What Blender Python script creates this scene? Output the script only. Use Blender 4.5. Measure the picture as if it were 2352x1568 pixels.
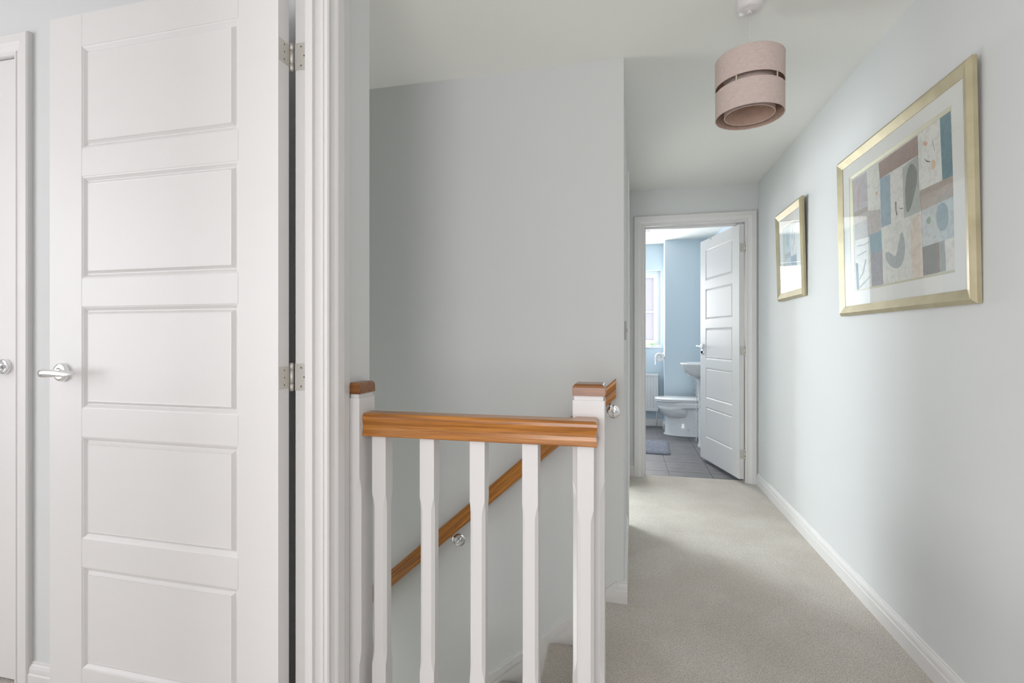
import bpy, bmesh, math, random
from mathutils import Vector, Matrix, noise
random.seed(7)
for o in list(bpy.data.objects): bpy.data.objects.remove(o, do_unlink=True)
S = bpy.context.scene
C = S.collection
R = math.radians
# ------------------------------------------------------------- camera
cd = bpy.data.cameras.new('camera'); cam = bpy.data.objects.new('camera', cd); C.objects.link(cam)
cd.sensor_fit = 'HORIZONTAL'; cd.sensor_width = 36.0; cd.lens = 36.0 * 1130.0 / 2352.0
cd.shift_y = -9.0 / 2352.0; cd.clip_start = 0.02
cam.location = (0, 0, 1.13); cam.rotation_euler = (R(90), 0, R(12.958))
S.camera = cam
S.view_settings.view_transform = 'Standard'; S.view_settings.look = 'None'
S.view_settings.exposure = 0.0; S.view_settings.gamma = 1.0; S.view_settings.use_curve_mapping = False
# ------------------------------------------------------------- sky
W = bpy.data.worlds.new('sky'); S.world = W; W.use_nodes = True
bg = W.node_tree.nodes['Background']; bg.inputs[0].default_value = (0.86, 0.93, 1.0, 1); bg.inputs[1].default_value = 1.7
# ------------------------------------------------------------- daylight through the windows, plus added fill
def area(name, loc, rot, sx, sy, power, col):
    l = bpy.data.lights.new(name, 'AREA'); l.shape = 'RECTANGLE'; l.size = sx; l.size_y = sy
    l.energy = power; l.color = col
    o = bpy.data.objects.new(name, l); C.objects.link(o); o.location = loc
    o.rotation_euler = [R(a) for a in rot]
    return o
area('daylight_bedroom', (-3.55, -0.80, 1.40), (0, -90, 0), 1.5, 1.6, 41.5, (0.98, 0.965, 1.0))
area('daylight_front', (-0.25, -1.72, 1.25), (97, 0, 0), 1.1, 1.4, 32, (1.0, 0.975, 0.985))
area('fill_side_back', (-2.75, 5.70, 1.35), (-90, 0, 24), 1.5, 1.3, 205, (0.90, 0.975, 1.0))  # added second source to lift the ceiling, not a known window
area('daylight_side_room', (-3.54, 5.0, 1.35), (0, -88, -27), 1.4, 1.15, 26, (0.90, 0.975, 1.0))
area('daylight_bathroom', (-0.02, 6.60, 1.5), (-90, 0, 0), 0.80, 0.9, 34, (1.0, 0.955, 0.93))
area('fill_hall_below', (-2.9, 1.75, -1.2), (0, -110, 0), 0.7, 0.7, 23, (0.98, 1.0, 0.96))  # added soft fill for the stairwell; no window stands there
# ------------------------------------------------------------- materials
def mat(name, col, rough=0.5, metal=0.0, noise_amt=0.0, nscale=20.0, bump=0.0, bscale=200.0, spec=0.5, coat=0.0, col2=None, stretch=None):
    m = bpy.data.materials.new(name); m.use_nodes = True
    nt = m.node_tree; b = nt.nodes['Principled BSDF']
    b.inputs['Base Color'].default_value = (*col, 1); b.inputs['Roughness'].default_value = rough
    b.inputs['Metallic'].default_value = metal; b.inputs['Specular IOR Level'].default_value = spec
    b.inputs['Coat Weight'].default_value = coat
    tc = nt.nodes.new('ShaderNodeTexCoord')
    vec = tc.outputs['Object']
    if stretch:
        mp = nt.nodes.new('ShaderNodeMapping'); mp.inputs['Scale'].default_value = stretch
        nt.links.new(vec, mp.inputs['Vector']); vec = mp.outputs['Vector']
    if noise_amt > 0 or col2:
        n = nt.nodes.new('ShaderNodeTexNoise'); n.inputs['Scale'].default_value = nscale; n.inputs['Detail'].default_value = 6
        nt.links.new(vec, n.inputs['Vector'])
        r = nt.nodes.new('ShaderNodeValToRGB')
        c2 = col2 or tuple(c * (1 - noise_amt) for c in col)
        r.color_ramp.elements[0].position = 0.35; r.color_ramp.elements[1].position = 0.65
        r.color_ramp.elements[0].color = (*c2, 1); r.color_ramp.elements[1].color = (*col, 1)
        nt.links.new(n.outputs['Fac'], r.inputs['Fac']); nt.links.new(r.outputs['Color'], b.inputs['Base Color'])
    if bump > 0:
        n2 = nt.nodes.new('ShaderNodeTexNoise'); n2.inputs['Scale'].default_value = bscale; n2.inputs['Detail'].default_value = 4
        nt.links.new(vec, n2.inputs['Vector'])
        bp = nt.nodes.new('ShaderNodeBump'); bp.inputs['Strength'].default_value = bump; bp.inputs['Distance'].default_value = 0.002
        nt.links.new(n2.outputs['Fac'], bp.inputs['Height']); nt.links.new(bp.outputs['Normal'], b.inputs['Normal'])
    return m
def wood(name, dark, light, rough=0.3):
    m = bpy.data.materials.new(name); m.use_nodes = True
    nt = m.node_tree; b = nt.nodes['Principled BSDF']; b.inputs['Roughness'].default_value = rough
    b.inputs['Coat Weight'].default_value = 0.35; b.inputs['Coat Roughness'].default_value = 0.12
    tc = nt.nodes.new('ShaderNodeTexCoord')
    mp = nt.nodes.new('ShaderNodeMapping'); mp.inputs['Scale'].default_value = (1.6, 55, 55)
    nt.links.new(tc.outputs['Object'], mp.inputs['Vector'])
    n = nt.nodes.new('ShaderNodeTexNoise'); n.inputs['Scale'].default_value = 1.6; n.inputs['Detail'].default_value = 8; n.inputs['Distortion'].default_value = 0.6
    nt.links.new(mp.outputs['Vector'], n.inputs['Vector'])
    mp2 = nt.nodes.new('ShaderNodeMapping'); mp2.inputs['Scale'].default_value = (12, 420, 420)
    nt.links.new(tc.outputs['Object'], mp2.inputs['Vector'])
    n2 = nt.nodes.new('ShaderNodeTexNoise'); n2.inputs['Scale'].default_value = 1.0; n2.inputs['Detail'].default_value = 3
    nt.links.new(mp2.outputs['Vector'], n2.inputs['Vector'])
    r = nt.nodes.new('ShaderNodeValToRGB'); r.color_ramp.elements[0].position = 0.3; r.color_ramp.elements[1].position = 0.68
    r.color_ramp.elements[0].color = (*dark, 1); r.color_ramp.elements[1].color = (*light, 1)
    nt.links.new(n.outputs['Fac'], r.inputs['Fac'])
    r2 = nt.nodes.new('ShaderNodeValToRGB'); r2.color_ramp.elements[0].position = 0.32; r2.color_ramp.elements[1].position = 0.5
    r2.color_ramp.elements[0].color = (0.62, 0.55, 0.5, 1); r2.color_ramp.elements[1].color = (1, 1, 1, 1)
    nt.links.new(n2.outputs['Fac'], r2.inputs['Fac'])
    mx = nt.nodes.new('ShaderNodeMix'); mx.data_type = 'RGBA'; mx.blend_type = 'MULTIPLY'; mx.inputs[0].default_value = 0.75
    nt.links.new(r.outputs['Color'], mx.inputs[6]); nt.links.new(r2.outputs['Color'], mx.inputs[7])
    nt.links.new(mx.outputs[2], b.inputs['Base Color'])
    bp = nt.nodes.new('ShaderNodeBump'); bp.inputs['Strength'].default_value = 0.15; bp.inputs['Distance'].default_value = 0.001
    nt.links.new(n2.outputs['Fac'], bp.inputs['Height']); nt.links.new(bp.outputs['Normal'], b.inputs['Normal'])
    return m
def carpet(name, a, b_, c_):
    m = bpy.data.materials.new(name); m.use_nodes = True
    nt = m.node_tree; b = nt.nodes['Principled BSDF']; b.inputs['Roughness'].default_value = 0.95; b.inputs['Specular IOR Level'].default_value = 0.1
    b.inputs['Sheen Weight'].default_value = 0.25
    tc = nt.nodes.new('ShaderNodeTexCoord')
    def N(sc, det, st=None, dist=0.0):
        n = nt.nodes.new('ShaderNodeTexNoise'); n.inputs['Scale'].default_value = sc; n.inputs['Detail'].default_value = det; n.inputs['Distortion'].default_value = dist
        v = tc.outputs['Object']
        if st:
            mp = nt.nodes.new('ShaderNodeMapping'); mp.inputs['Scale'].default_value = st; nt.links.new(v, mp.inputs['Vector']); v = mp.outputs['Vector']
        nt.links.new(v, n.inputs['Vector']); return n
    fine = N(250, 5, (1.35, 1, 1), 0.8); big = N(3.1, 4)
    r = nt.nodes.new('ShaderNodeValToRGB'); r.color_ramp.elements[0].position = 0.36; r.color_ramp.elements[1].position = 0.64
    r.color_ramp.elements[0].color = (*a, 1); r.color_ramp.elements[1].color = (*b_, 1)
    nt.links.new(fine.outputs['Fac'], r.inputs['Fac'])
    r2 = nt.nodes.new('ShaderNodeValToRGB'); r2.color_ramp.elements[0].position = 0.4; r2.color_ramp.elements[1].position = 0.62
    r2.color_ramp.elements[0].color = (*c_, 1); r2.color_ramp.elements[1].color = (1, 1, 1, 1)
    nt.links.new(big.outputs['Fac'], r2.inputs['Fac'])
    mx = nt.nodes.new('ShaderNodeMix'); mx.data_type = 'RGBA'; mx.blend_type = 'MULTIPLY'; mx.inputs[0].default_value = 1.0
    nt.links.new(r.outputs['Color'], mx.inputs[6]); nt.links.new(r2.outputs['Color'], mx.inputs[7]); nt.links.new(mx.outputs[2], b.inputs['Base Color'])
    bp = nt.nodes.new('ShaderNodeBump'); bp.inputs['Strength'].default_value = 0.9; bp.inputs['Distance'].default_value = 0.004
    nt.links.new(fine.outputs['Fac'], bp.inputs['Height']); nt.links.new(bp.outputs['Normal'], b.inputs['Normal'])
    return m
M = dict(
 wall=mat('wall_paint', (0.745, 0.76, 0.758), 0.75, bump=0.06, bscale=420, spec=0.25),
 ceil=mat('ceiling_paint', (0.89, 0.895, 0.855), 0.85, bump=0.05, bscale=300, spec=0.2),
 gloss=mat('white_gloss_paint', (0.81, 0.795, 0.785), 0.42, bump=0.03, bscale=90, spec=0.45),
 eggshell=mat('white_eggshell_paint', (0.745, 0.73, 0.72), 0.38, bump=0.10, bscale=60, spec=0.45, stretch=(1, 1, 0.12)),
 bwall=mat('bathroom_blue_paint', (0.60, 0.70, 0.77), 0.7, bump=0.05, bscale=300, spec=0.25),
 oak=wood('varnished_oak', (0.27, 0.085, 0.009), (0.60, 0.25, 0.042)),
 oakdark=wood('oak_end_grain', (0.15, 0.047, 0.008), (0.33, 0.125, 0.028), 0.35),
 carpet=carpet('beige_carpet', (0.50, 0.455, 0.395), (0.93, 0.88, 0.81), (0.90, 0.875, 0.86)),
 chrome=mat('polished_chrome', (0.86, 0.86, 0.87), 0.07, 1.0),
 satin=mat('satin_steel', (0.68, 0.655, 0.61), 0.5, 0.6),
 dark=mat('dark_recess', (0.02, 0.02, 0.025), 0.6),
 gold=mat('champagne_gold_leaf', (0.54, 0.48, 0.32), 0.45, 0.45, noise_amt=0.16, nscale=14, col2=(0.46, 0.40, 0.255)),
 golddark=mat('aged_gold_edge', (0.45, 0.37, 0.22), 0.5, 0.5, noise_amt=0.15, nscale=14),
 mount=mat('ivory_mount_board', (0.78, 0.78, 0.75), 0.85, bump=0.05, bscale=500),
 bevel=mat('pale_gold_slip', (0.66, 0.64, 0.47), 0.55, 0.3),
 linen=mat('pink_beige_linen', (0.70, 0.575, 0.53), 0.9, noise_amt=0.16, nscale=75, stretch=(1, 1, 7), bump=0.4, bscale=160, spec=0.1),
 linin=mat('shade_lining', (0.60, 0.42, 0.34), 0.8, noise_amt=0.12, nscale=60, bump=0.2, bscale=200, spec=0.1),
 plastic=mat('white_plastic', (0.80, 0.765, 0.765), 0.35),
 upvc=mat('white_upvc', (0.88, 0.89, 0.90), 0.3),
 ceramic=mat('white_ceramic', (0.80, 0.82, 0.83), 0.10, coat=0.4),
 radi=mat('white_radiator_enamel', (0.83, 0.84, 0.84), 0.3),
 paper=mat('white_tissue_paper', (0.86, 0.86, 0.86), 0.9, bump=0.2, bscale=300),
 grout=mat('pale_grout', (0.42, 0.44, 0.47), 0.8),
 matrug=mat('blue_grey_chenille', (0.29, 0.31, 0.37), 0.95, noise_amt=0.35, nscale=70, bump=1.0, bscale=110, spec=0.1),
 leaf=mat('succulent_green', (0.25, 0.52, 0.12), 0.5),
 pot=mat('grey_pot', (0.62, 0.66, 0.68), 0.5),
 string=mat('white_bead', (0.9, 0.9, 0.88), 0.3),
 rocker=mat('switch_shade_fan_grey', (0.46, 0.46, 0.45), 0.4),
)
def tile_mat():
    m = mat('slate_effect_tile', (0.20, 0.205, 0.225), 0.52, noise_amt=0.3, nscale=3.0, stretch=(2.2, 10, 1), col2=(0.125, 0.118, 0.122), bump=0.12, bscale=25)
    return m
M['tile'] = tile_mat()
def frosted():
    m = bpy.data.materials.new('frosted_glass'); m.use_nodes = True; nt = m.node_tree; nt.nodes.clear()
    out = nt.nodes.new('ShaderNodeOutputMaterial'); tr = nt.nodes.new('ShaderNodeBsdfTranslucent'); df = nt.nodes.new('ShaderNodeBsdfPrincipled')
    df.inputs['Roughness'].default_value = 0.25; df.inputs['Base Color'].default_value = (0.5, 0.48, 0.52, 1)
    tc = nt.nodes.new('ShaderNodeTexCoord'); n = nt.nodes.new('ShaderNodeTexNoise'); n.inputs['Scale'].default_value = 130; n.inputs['Detail'].default_value = 3
    nt.links.new(tc.outputs['Object'], n.inputs['Vector'])
    r = nt.nodes.new('ShaderNodeValToRGB'); r.color_ramp.elements[0].color = (0.78, 0.745, 0.77, 1); r.color_ramp.elements[1].color = (0.96, 0.93, 0.96, 1)
    nt.links.new(n.outputs['Fac'], r.inputs['Fac']); nt.links.new(r.outputs['Color'], tr.inputs['Color'])
    mx = nt.nodes.new('ShaderNodeMixShader'); mx.inputs[0].default_value = 0.2
    nt.links.new(tr.outputs[0], mx.inputs[1]); nt.links.new(df.outputs[0], mx.inputs[2]); nt.links.new(mx.outputs[0], out.inputs[0])
    return m
M['frost'] = frosted()
def glassm():
    m = bpy.data.materials.new('picture_glass'); m.use_nodes = True; nt = m.node_tree; nt.nodes.clear()
    out = nt.nodes.new('ShaderNodeOutputMaterial'); tr = nt.nodes.new('ShaderNodeBsdfTransparent'); gl = nt.nodes.new('ShaderNodeBsdfGlossy')
    gl.inputs['Roughness'].default_value = 0.0; gl.inputs['Color'].default_value = (1, 1, 1, 1)
    fr = nt.nodes.new('ShaderNodeFresnel'); ge = nt.nodes.new('ShaderNodeNewGeometry'); mi = nt.nodes.new('ShaderNodeMix'); mi.inputs[2].default_value = 1.62; mi.inputs[3].default_value = 1 / 1.62
    nt.links.new(ge.outputs['Backfacing'], mi.inputs[0]); nt.links.new(mi.outputs[0], fr.inputs['IOR'])
    mx = nt.nodes.new('ShaderNodeMixShader'); nt.links.new(fr.outputs[0], mx.inputs[0]); nt.links.new(tr.outputs[0], mx.inputs[1]); nt.links.new(gl.outputs[0], mx.inputs[2])
    nt.links.new(mx.outputs[0], out.inputs[0])
    return m
M['glass'] = glassm()
def artm():
    m = bpy.data.materials.new('printed_collage'); m.use_nodes = True; nt = m.node_tree; b = nt.nodes['Principled BSDF']; b.inputs['Roughness'].default_value = 0.8
    at = nt.nodes.new('ShaderNodeVertexColor'); at.layer_name = 'ink_and_glare'
    tc = nt.nodes.new('ShaderNodeTexCoord'); n = nt.nodes.new('ShaderNodeTexNoise'); n.inputs['Scale'].default_value = 38; n.inputs['Detail'].default_value = 8; n.inputs['Distortion'].default_value = 1.2
    nt.links.new(tc.outputs['Object'], n.inputs['Vector'])
    r = nt.nodes.new('ShaderNodeValToRGB'); r.color_ramp.elements[0].position = 0.36; r.color_ramp.elements[1].position = 0.56
    r.color_ramp.elements[0].color = (1.0, 1.0, 1.0, 1); r.color_ramp.elements[1].color = (1.2, 1.2, 1.2, 1)
    nt.links.new(n.outputs['Fac'], r.inputs['Fac'])
    mx = nt.nodes.new('ShaderNodeMix'); mx.data_type = 'RGBA'; mx.blend_type = 'MULTIPLY'; mx.inputs[0].default_value = 0.8
    nt.links.new(at.outputs['Color'], mx.inputs[6]); nt.links.new(r.outputs['Color'], mx.inputs[7]); nt.links.new(mx.outputs[2], b.inputs['Base Color'])
    return m
M['art'] = artm()
# ------------------------------------------------------------- mesh helpers
class MB:
    def __init__(s): s.v = []; s.f = []; s.sm = []
    def add(s, vs, fs, smooth=False):
        k = len(s.v); s.v += [tuple(v) for v in vs]; s.f += [tuple(i + k for i in f) for f in fs]; s.sm += [smooth] * len(fs); return s
    def box(s, a, b, bev=0.0):
        x0, y0, z0 = [min(p, q) for p, q in zip(a, b)]; x1, y1, z1 = [max(p, q) for p, q in zip(a, b)]
        if bev > 0:
            bm = bmesh.new(); bmesh.ops.create_cube(bm, size=1)
            for v in bm.verts: v.co = Vector(((x0 + x1) / 2 + v.co.x * (x1 - x0), (y0 + y1) / 2 + v.co.y * (y1 - y0), (z0 + z1) / 2 + v.co.z * (z1 - z0)))
            bmesh.ops.bevel(bm, geom=bm.edges[:], offset=bev, segments=2, affect='EDGES', profile=0.7)
            bm.verts.index_update()
            s.add([v.co[:] for v in bm.verts], [[v.index for v in f.verts] for f in bm.faces]); bm.free(); return s
        return s.add([(x0,y0,z0),(x1,y0,z0),(x1,y1,z0),(x0,y1,z0),(x0,y0,z1),(x1,y0,z1),(x1,y1,z1),(x0,y1,z1)],
                     [(0,3,2,1),(4,5,6,7),(0,1,5,4),(1,2,6,5),(2,3,7,6),(3,0,4,7)])
    def loft(s, rings, smooth=True, caps=(True, True), closed=True):
        n = len(rings[0]); vs = [p for r in rings for p in r]; fs = []
        for i in range(len(rings) - 1):
            for j in range(n if closed else n - 1):
                k = (j + 1) % n; fs.append((i*n+j, i*n+k, (i+1)*n+k, (i+1)*n+j))
        s.add(vs, fs, smooth)
        if caps[0]: s.add(rings[0], [tuple(range(n))[::-1]])
        if caps[1]: s.add(rings[-1], [tuple(range(n))])
        return s
    def cyl(s, a, b, r, r2=None, n=20, caps=(True, True), smooth=True):
        a = Vector(a); b = Vector(b); d = (b - a).normalized(); r2 = r if r2 is None else r2
        u = d.orthogonal().normalized(); w = d.cross(u)
        rr = lambda c, q: [tuple(c + u * q * math.cos(2*math.pi*i/n) + w * q * math.sin(2*math.pi*i/n)) for i in range(n)]
        return s.loft([rr(a, r), rr(b, r2)], smooth, caps)
    def lathe(s, prof, c=(0, 0, 0), axis='Z', n=32, smooth=True, caps=(False, False)):
        rings = []
        for r, h in prof:
            ring = []
            for i in range(n):
                t = 2*math.pi*i/n; p = (r*math.cos(t), r*math.sin(t), h)
                if axis == 'Y': p = (p[0], -p[2], p[1])
                elif axis == 'X': p = (p[2], p[0], p[1])
                ring.append(tuple(q + w for q, w in zip(p, c)))
            rings.append(ring)
        return s.loft(rings, smooth, caps)
    def tube(s, pts, rad, n=10, caps=True):
        P = [Vector(p) for p in pts]; rs = rad if isinstance(rad, (list, tuple)) else [rad] * len(P)
        rings = []; u = None
        for i, p in enumerate(P):
            d = (P[min(i+1, len(P)-1)] - P[max(i-1, 0)]).normalized()
            if u is None: u = d.orthogonal().normalized()
            u = (u - d * u.dot(d)).normalized(); w = d.cross(u)
            rings.append([tuple(p + (u * math.cos(2*math.pi*j/n) + w * math.sin(2*math.pi*j/n)) * rs[i]) for j in range(n)])
        return s.loft(rings, True, (caps, caps))
    def mitre(s, pts, dirs, normal, prof, closed=False, smooth=False):
        """sweep profile (w along mitre dir, t along normal) through corner points"""
        nrm = Vector(normal); rings = []
        for p, d in zip(pts, dirs):
            rings.append([tuple(Vector(p) + Vector(d) * w + nrm * t) for w, t in prof])
        if closed: rings.append(rings[0])
        return s.loft(rings, smooth, (not closed, not closed))
    def shift(s, d): s.v = [(v[0] + d[0], v[1] + d[1], v[2] + d[2]) for v in s.v]; return s
    def build(s, name, m, parent=None, loc=None, rot=None, fixn=True):
        me = bpy.data.meshes.new(name); me.from_pydata(s.v, [], s.f)
        for p, f in zip(me.polygons, s.sm): p.use_smooth = f
        bm = bmesh.new(); bm.from_mesh(me); bmesh.ops.remove_doubles(bm, verts=bm.verts, dist=1e-5)
        (bmesh.ops.recalc_face_normals(bm, faces=bm.faces) if fixn else None); bm.to_mesh(me); bm.free()
        me.materials.append(M[m] if isinstance(m, str) else m)
        o = bpy.data.objects.new(name, me); C.objects.link(o)
        if parent is not None: o.parent = parent
        if loc: o.location = loc
        if rot: o.rotation_euler = rot
        return o
def tag(o, label=None, cat=None, group=None, kind=None):
    if label: o['label'] = label
    if cat: o['category'] = cat
    if group: o['group'] = group
    if kind: o['kind'] = kind
    return o
def empty(name, loc=(0, 0, 0), rot=(0, 0, 0)):
    o = bpy.data.objects.new(name, None); C.objects.link(o); o.location = loc; o.rotation_euler = rot; o.empty_display_size = 0.05; return o
def struct(o, label=None): return tag(o, label, None, None, 'structure')
def clone(root, **kw):
    r = root.copy(); C.objects.link(r)
    for k, v in kw.items(): setattr(r, k, v)
    def rec(src, dst):
        for ch in list(src.children):
            c = ch.copy(); C.objects.link(c); c.parent = dst; c.matrix_parent_inverse = ch.matrix_parent_inverse; rec(ch, c)
    rec(root, r); return r
CE = 2.325
# ============================================================= ROOM SHELL
# landing / bedroom / side room carpet
f = MB()
f.box((-3.6, -1.8, -0.03), (1.0, 1.305, 0)).box((-0.105, 1.305, -0.25), (1.0, 2.20, 0)).box((-3.6, 2.20, -0.25), (1.0, 4.20, 0)).box((-3.6, 4.20, -0.25), (-0.55, 5.75, 0))
f.cyl((-0.105, 1.305, -0.018), (-0.105, 2.155, -0.018), 0.018)
struct(f.build('floor', 'carpet'), 'beige loop pile carpet covering the landing')
# downstairs floor
struct(MB().box((-4.6, 1.2, -2.75), (0.3, 2.3, -2.6)).build('floor', 'carpet'), 'carpeted hall floor at the foot of the stairs')
# bathroom floor: individual tiles
bf = MB().box((-0.55, 4.20, -0.2), (1.02, 6.70, -0.008)).build('floor', 'grout'); struct(bf, 'grey slate effect tiled bathroom floor')
tm = {}
xs = [-0.55, -0.33, 0.012, 0.352, 0.692, 1.02]; ys = [4.20, 4.36, 4.70, 5.04, 5.38, 5.72, 6.06, 6.40, 6.55]
for i in range(len(xs) - 1):
    for j in range(len(ys) - 1):
        w, h = xs[i+1] - xs[i] - 0.005, ys[j+1] - ys[j] - 0.004
        key = (round(w, 3), round(h, 3))
        loc = ((xs[i] + xs[i+1]) / 2, (ys[j] + ys[j+1]) / 2, -0.008)
        if key not in tm:
            o = MB().box((-w/2, -h/2, 0), (w/2, h/2, 0.007)).build('tile', 'tile', bf, loc); tm[key] = o.data
        else:
            o = bpy.data.objects.new('tile', tm[key]); C.objects.link(o); o.parent = bf; o.location = loc
# ceiling
struct(MB().box((-3.75, -1.95, CE), (1.15, 6.75, CE + 0.12)).build('ceiling', 'ceil'), 'plain white ceiling over the landing')
# right wall
struct(MB().box((1.0, -1.95, -0.25), (1.15, 4.235, CE)).build('wall_right', 'wall'))
# near wall behind the viewer, with a window opening
w = MB(); w.box((-3.6, -1.95, -0.25), (-0.80, -1.8, CE)); w.box((0.30, -1.95, -0.25), (1.0, -1.8, CE)); w.box((-0.80, -1.95, -0.25), (0.30, -1.8, 0.55)); w.box((-0.80, -1.95, 2.05), (0.30, -1.8, CE))
struct(w.build('wall_front', 'wall'))
# bedroom outer wall with window opening
w = MB(); w.box((-3.75, -1.95, -0.25), (-3.6, -1.6, CE)); w.box((-3.75, 0.0, -0.25), (-3.6, 1.305, CE)); w.box((-3.75, -1.6, -0.25), (-3.6, 0.0, 0.65)); w.box((-3.75, -1.6, 2.15), (-3.6, 0.0, CE))
struct(w.build('wall_bedroom', 'wall'))
# doorway wall between bedroom and landing (doorway Y .30-1.087)
w = MB()
w.box((-0.806, -1.8, 0), (-0.727, 0.27, CE)); w.box((-0.806, 0.27, 2.055), (-0.727, 1.108, CE)); w.box((-0.806, 1.108, 0), (-0.727, 1.20, CE))
struct(w.build('wall_left', 'wall'))
# wall between bedroom and stairwell with recess for the cupboard door
w = MB()
w.box((-3.6, 1.26, -2.6), (-0.727, 1.305, CE)); w.box((-1.925, 1.20, -2.6), (-0.727, 1.26, CE)); w.box((-3.6, 1.20, -2.6), (-2.73, 1.26, CE)); w.box((-2.73, 1.20, 2.06), (-1.925, 1.26, CE))
struct(w.build('wall_stairwell', 'wall'))
# wall below the landing edge, facing the stairs
struct(MB().box((-0.727, 1.24, -2.6), (-0.06, 1.303, -0.03)).build('wall_landing', 'wall'))
struct(MB().box((-4.75, 1.2, -2.6), (-4.6, 2.3, CE)).build('wall_hall', 'wall'))
struct(MB().box((-4.6, 1.2, -2.6), (-3.6, 1.305, CE)).box((-4.6, 2.155, -2.6), (-3.6, 2.26, CE)).box((-4.75, 1.2, CE), (-3.75, 2.3, CE + .12)).build('wall_hall', 'wall'))
# long stair wall with the handrail
struct(MB().box((-3.6, 2.155, -2.6), (-0.006, 2.26, CE)).build('wall_stair', 'wall'))
# corridor left wall, very slightly out of true, with side-room doorway Y 3.07-3.83
LW = dict(rot=(0, 0, R(-0.72)), loc=(-0.006, 2.155, 0))      # local frame: x 0 = wall face, y along corridor
w = MB(); w.box((-0.10, 0.0, 0), (0, 0.895, CE)); w.box((-0.10, 0.895, 2.055), (0, 1.685, CE)); w.box((-0.10, 1.685, 0), (0, 2.03, CE))
struct(w.build('wall_corridor', 'wall', None, LW['loc'], LW['rot']))
# end wall with bathroom doorway
w = MB(); w.box((-0.08, 4.135, -0.2), (0.13, 4.235, CE)); w.box((0.93, 4.135, -0.2), (1.02, 4.235, CE)); w.box((0.13, 4.135, 2.055), (0.93, 4.235, CE))
struct(w.build('wall_end', 'wall'))
# side room shell, back wall opened for the added window
w = MB(); w.box((-3.75, 2.155, -0.25), (-3.6, 4.3, CE)); w.box((-3.75, 5.65, -0.25), (-3.6, 5.9, CE)); w.box((-3.75, 4.3, -0.25), (-3.6, 5.65, 0.5)); w.box((-3.75, 4.3, 2.0), (-3.6, 5.65, CE)); w.box((-3.6, 5.75, -0.25), (-3.5, 5.9, CE)); w.box((-2.0, 5.75, -0.25), (-0.65, 5.9, CE)); w.box((-3.5, 5.75, -0.25), (-2.0, 5.9, 0.6)); w.box((-3.5, 5.75, 2.1), (-2.0, 5.9, CE))
struct(w.build('wall_side_room', 'wall'))
struct(MB().box((-0.65, 4.135, -0.2), (-0.08, 4.235, CE)).box((-0.65, 4.235, -0.2), (-0.55, 6.7, CE)).build('wall_bathroom_left', 'bwall'))
struct(MB().box((1.02, 4.235, -0.2), (1.15, 6.7, CE)).build('wall_bathroom_right', 'bwall'))
# bathroom back wall with window opening X -.46..444, z 1.013..1.99, plus boxed-out section
w = MB(); w.box((-0.55, 6.55, -0.2), (-0.46, 6.70, CE)); w.box((0.444, 6.55, -0.2), (1.02, 6.70, CE)); w.box((-0.46, 6.55, -0.2), (0.444, 6.70, 1.0)); w.box((-0.46, 6.55, 1.99), (0.444, 6.70, CE))
struct(w.build('wall_bathroom_back', 'bwall'))
struct(MB().box((0.474, 6.30, -0.01), (1.02, 6.55, CE)).build('wall_bathroom_boxing', 'bwall'), 'boxed out section of blue wall behind the toilet')
# ============================================================= TRIM
SK = [(0, 0), (0, .015), (.052, .015), (.056, .0125), (.060, .0125), (.070, .012), (.080, .0085), (.083, .006), (.088, .006), (.090, .003), (.090, 0)]
def skirt(name, a, b, out, label=None, parent=None, **k):
    a = Vector(a); b = Vector(b); o = Vector(out)
    rings = [[tuple(p + Vector((0, 0, h)) + o * t) for h, t in SK] for p in (a, b)]
    return struct(MB().loft(rings, False).build(name, 'gloss', parent, k.get('loc'), k.get('rot')), label)
skirt('baseboard_right', (1.0, -1.8, 0), (1.0, 4.117, 0), (-1, 0, 0), 'white moulded skirting board along the right wall')
skirt('baseboard_bedroom', (-1.861, 1.20, 0), (-0.806, 1.20, 0), (0, -1, 0), 'white skirting between cupboard and open door')
skirt('baseboard_corridor', (0, 0, 0), (0, .825, 0), (1, 0, 0), 'short white skirting on the corridor left wall', None, loc=LW['loc'], rot=LW['rot'])
skirt('baseboard_corridor', (0, 1.755, 0), (0, 1.98, 0), (1, 0, 0), 'short white skirting beyond the side room doorway', None, loc=LW['loc'], rot=LW['rot'])
skirt('baseboard_end', (0.02, 4.135, 0), (0.075, 4.135, 0), (0, -1, 0))
skirt('baseboard_bathroom', (-0.55, 6.55, 0), (0.474, 6.55, 0), (0, -1, 0), 'white skirting under the bathroom radiator')
skirt('baseboard_bathroom', (0.474, 6.285, 0), (0.474, 6.55, 0), (-1, 0, 0))
skirt('baseboard_bathroom', (0.459, 6.30, 0), (1.02, 6.30, 0), (0, -1, 0))
# short level skirting on the stair wall end, then sloping string
rings = [[(x, 2.155 - t, h) for h, t in SK] for x in (-0.035, 0.009)]
struct(MB().loft(rings, False).build('baseboard_stair', 'gloss'), 'white skirting at the top of the stairs')
ARCH = [(0, 0), (0, .009), (.004, .012), (.010, .012), (.013, .009), (.017, .010), (.030, .013), (.036, .0165), (.040, .018), (.070, .018), (.075, .014), (.075, 0)]
def arch_prof(wd): k = wd / .075; return [(w_ * k, t) for w_, t in ARCH]
def architrave(parent, axis, fixed, h0, h1, zt, nrm, wd=.075, name='architrave'):
    if axis == 'X': P = lambda h, z: (h, fixed, z); D = lambda a, b: (a, 0, b)
    else: P = lambda h, z: (fixed, h, z); D = lambda a, b: (0, a, b)
    return MB().mitre([P(h0, 0), P(h0, zt), P(h1, zt), P(h1, 0)], [D(-1, 0), D(-1, 1), D(1, 1), D(1, 0)], nrm, arch_prof(wd)).build(name, 'gloss', parent)
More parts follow.
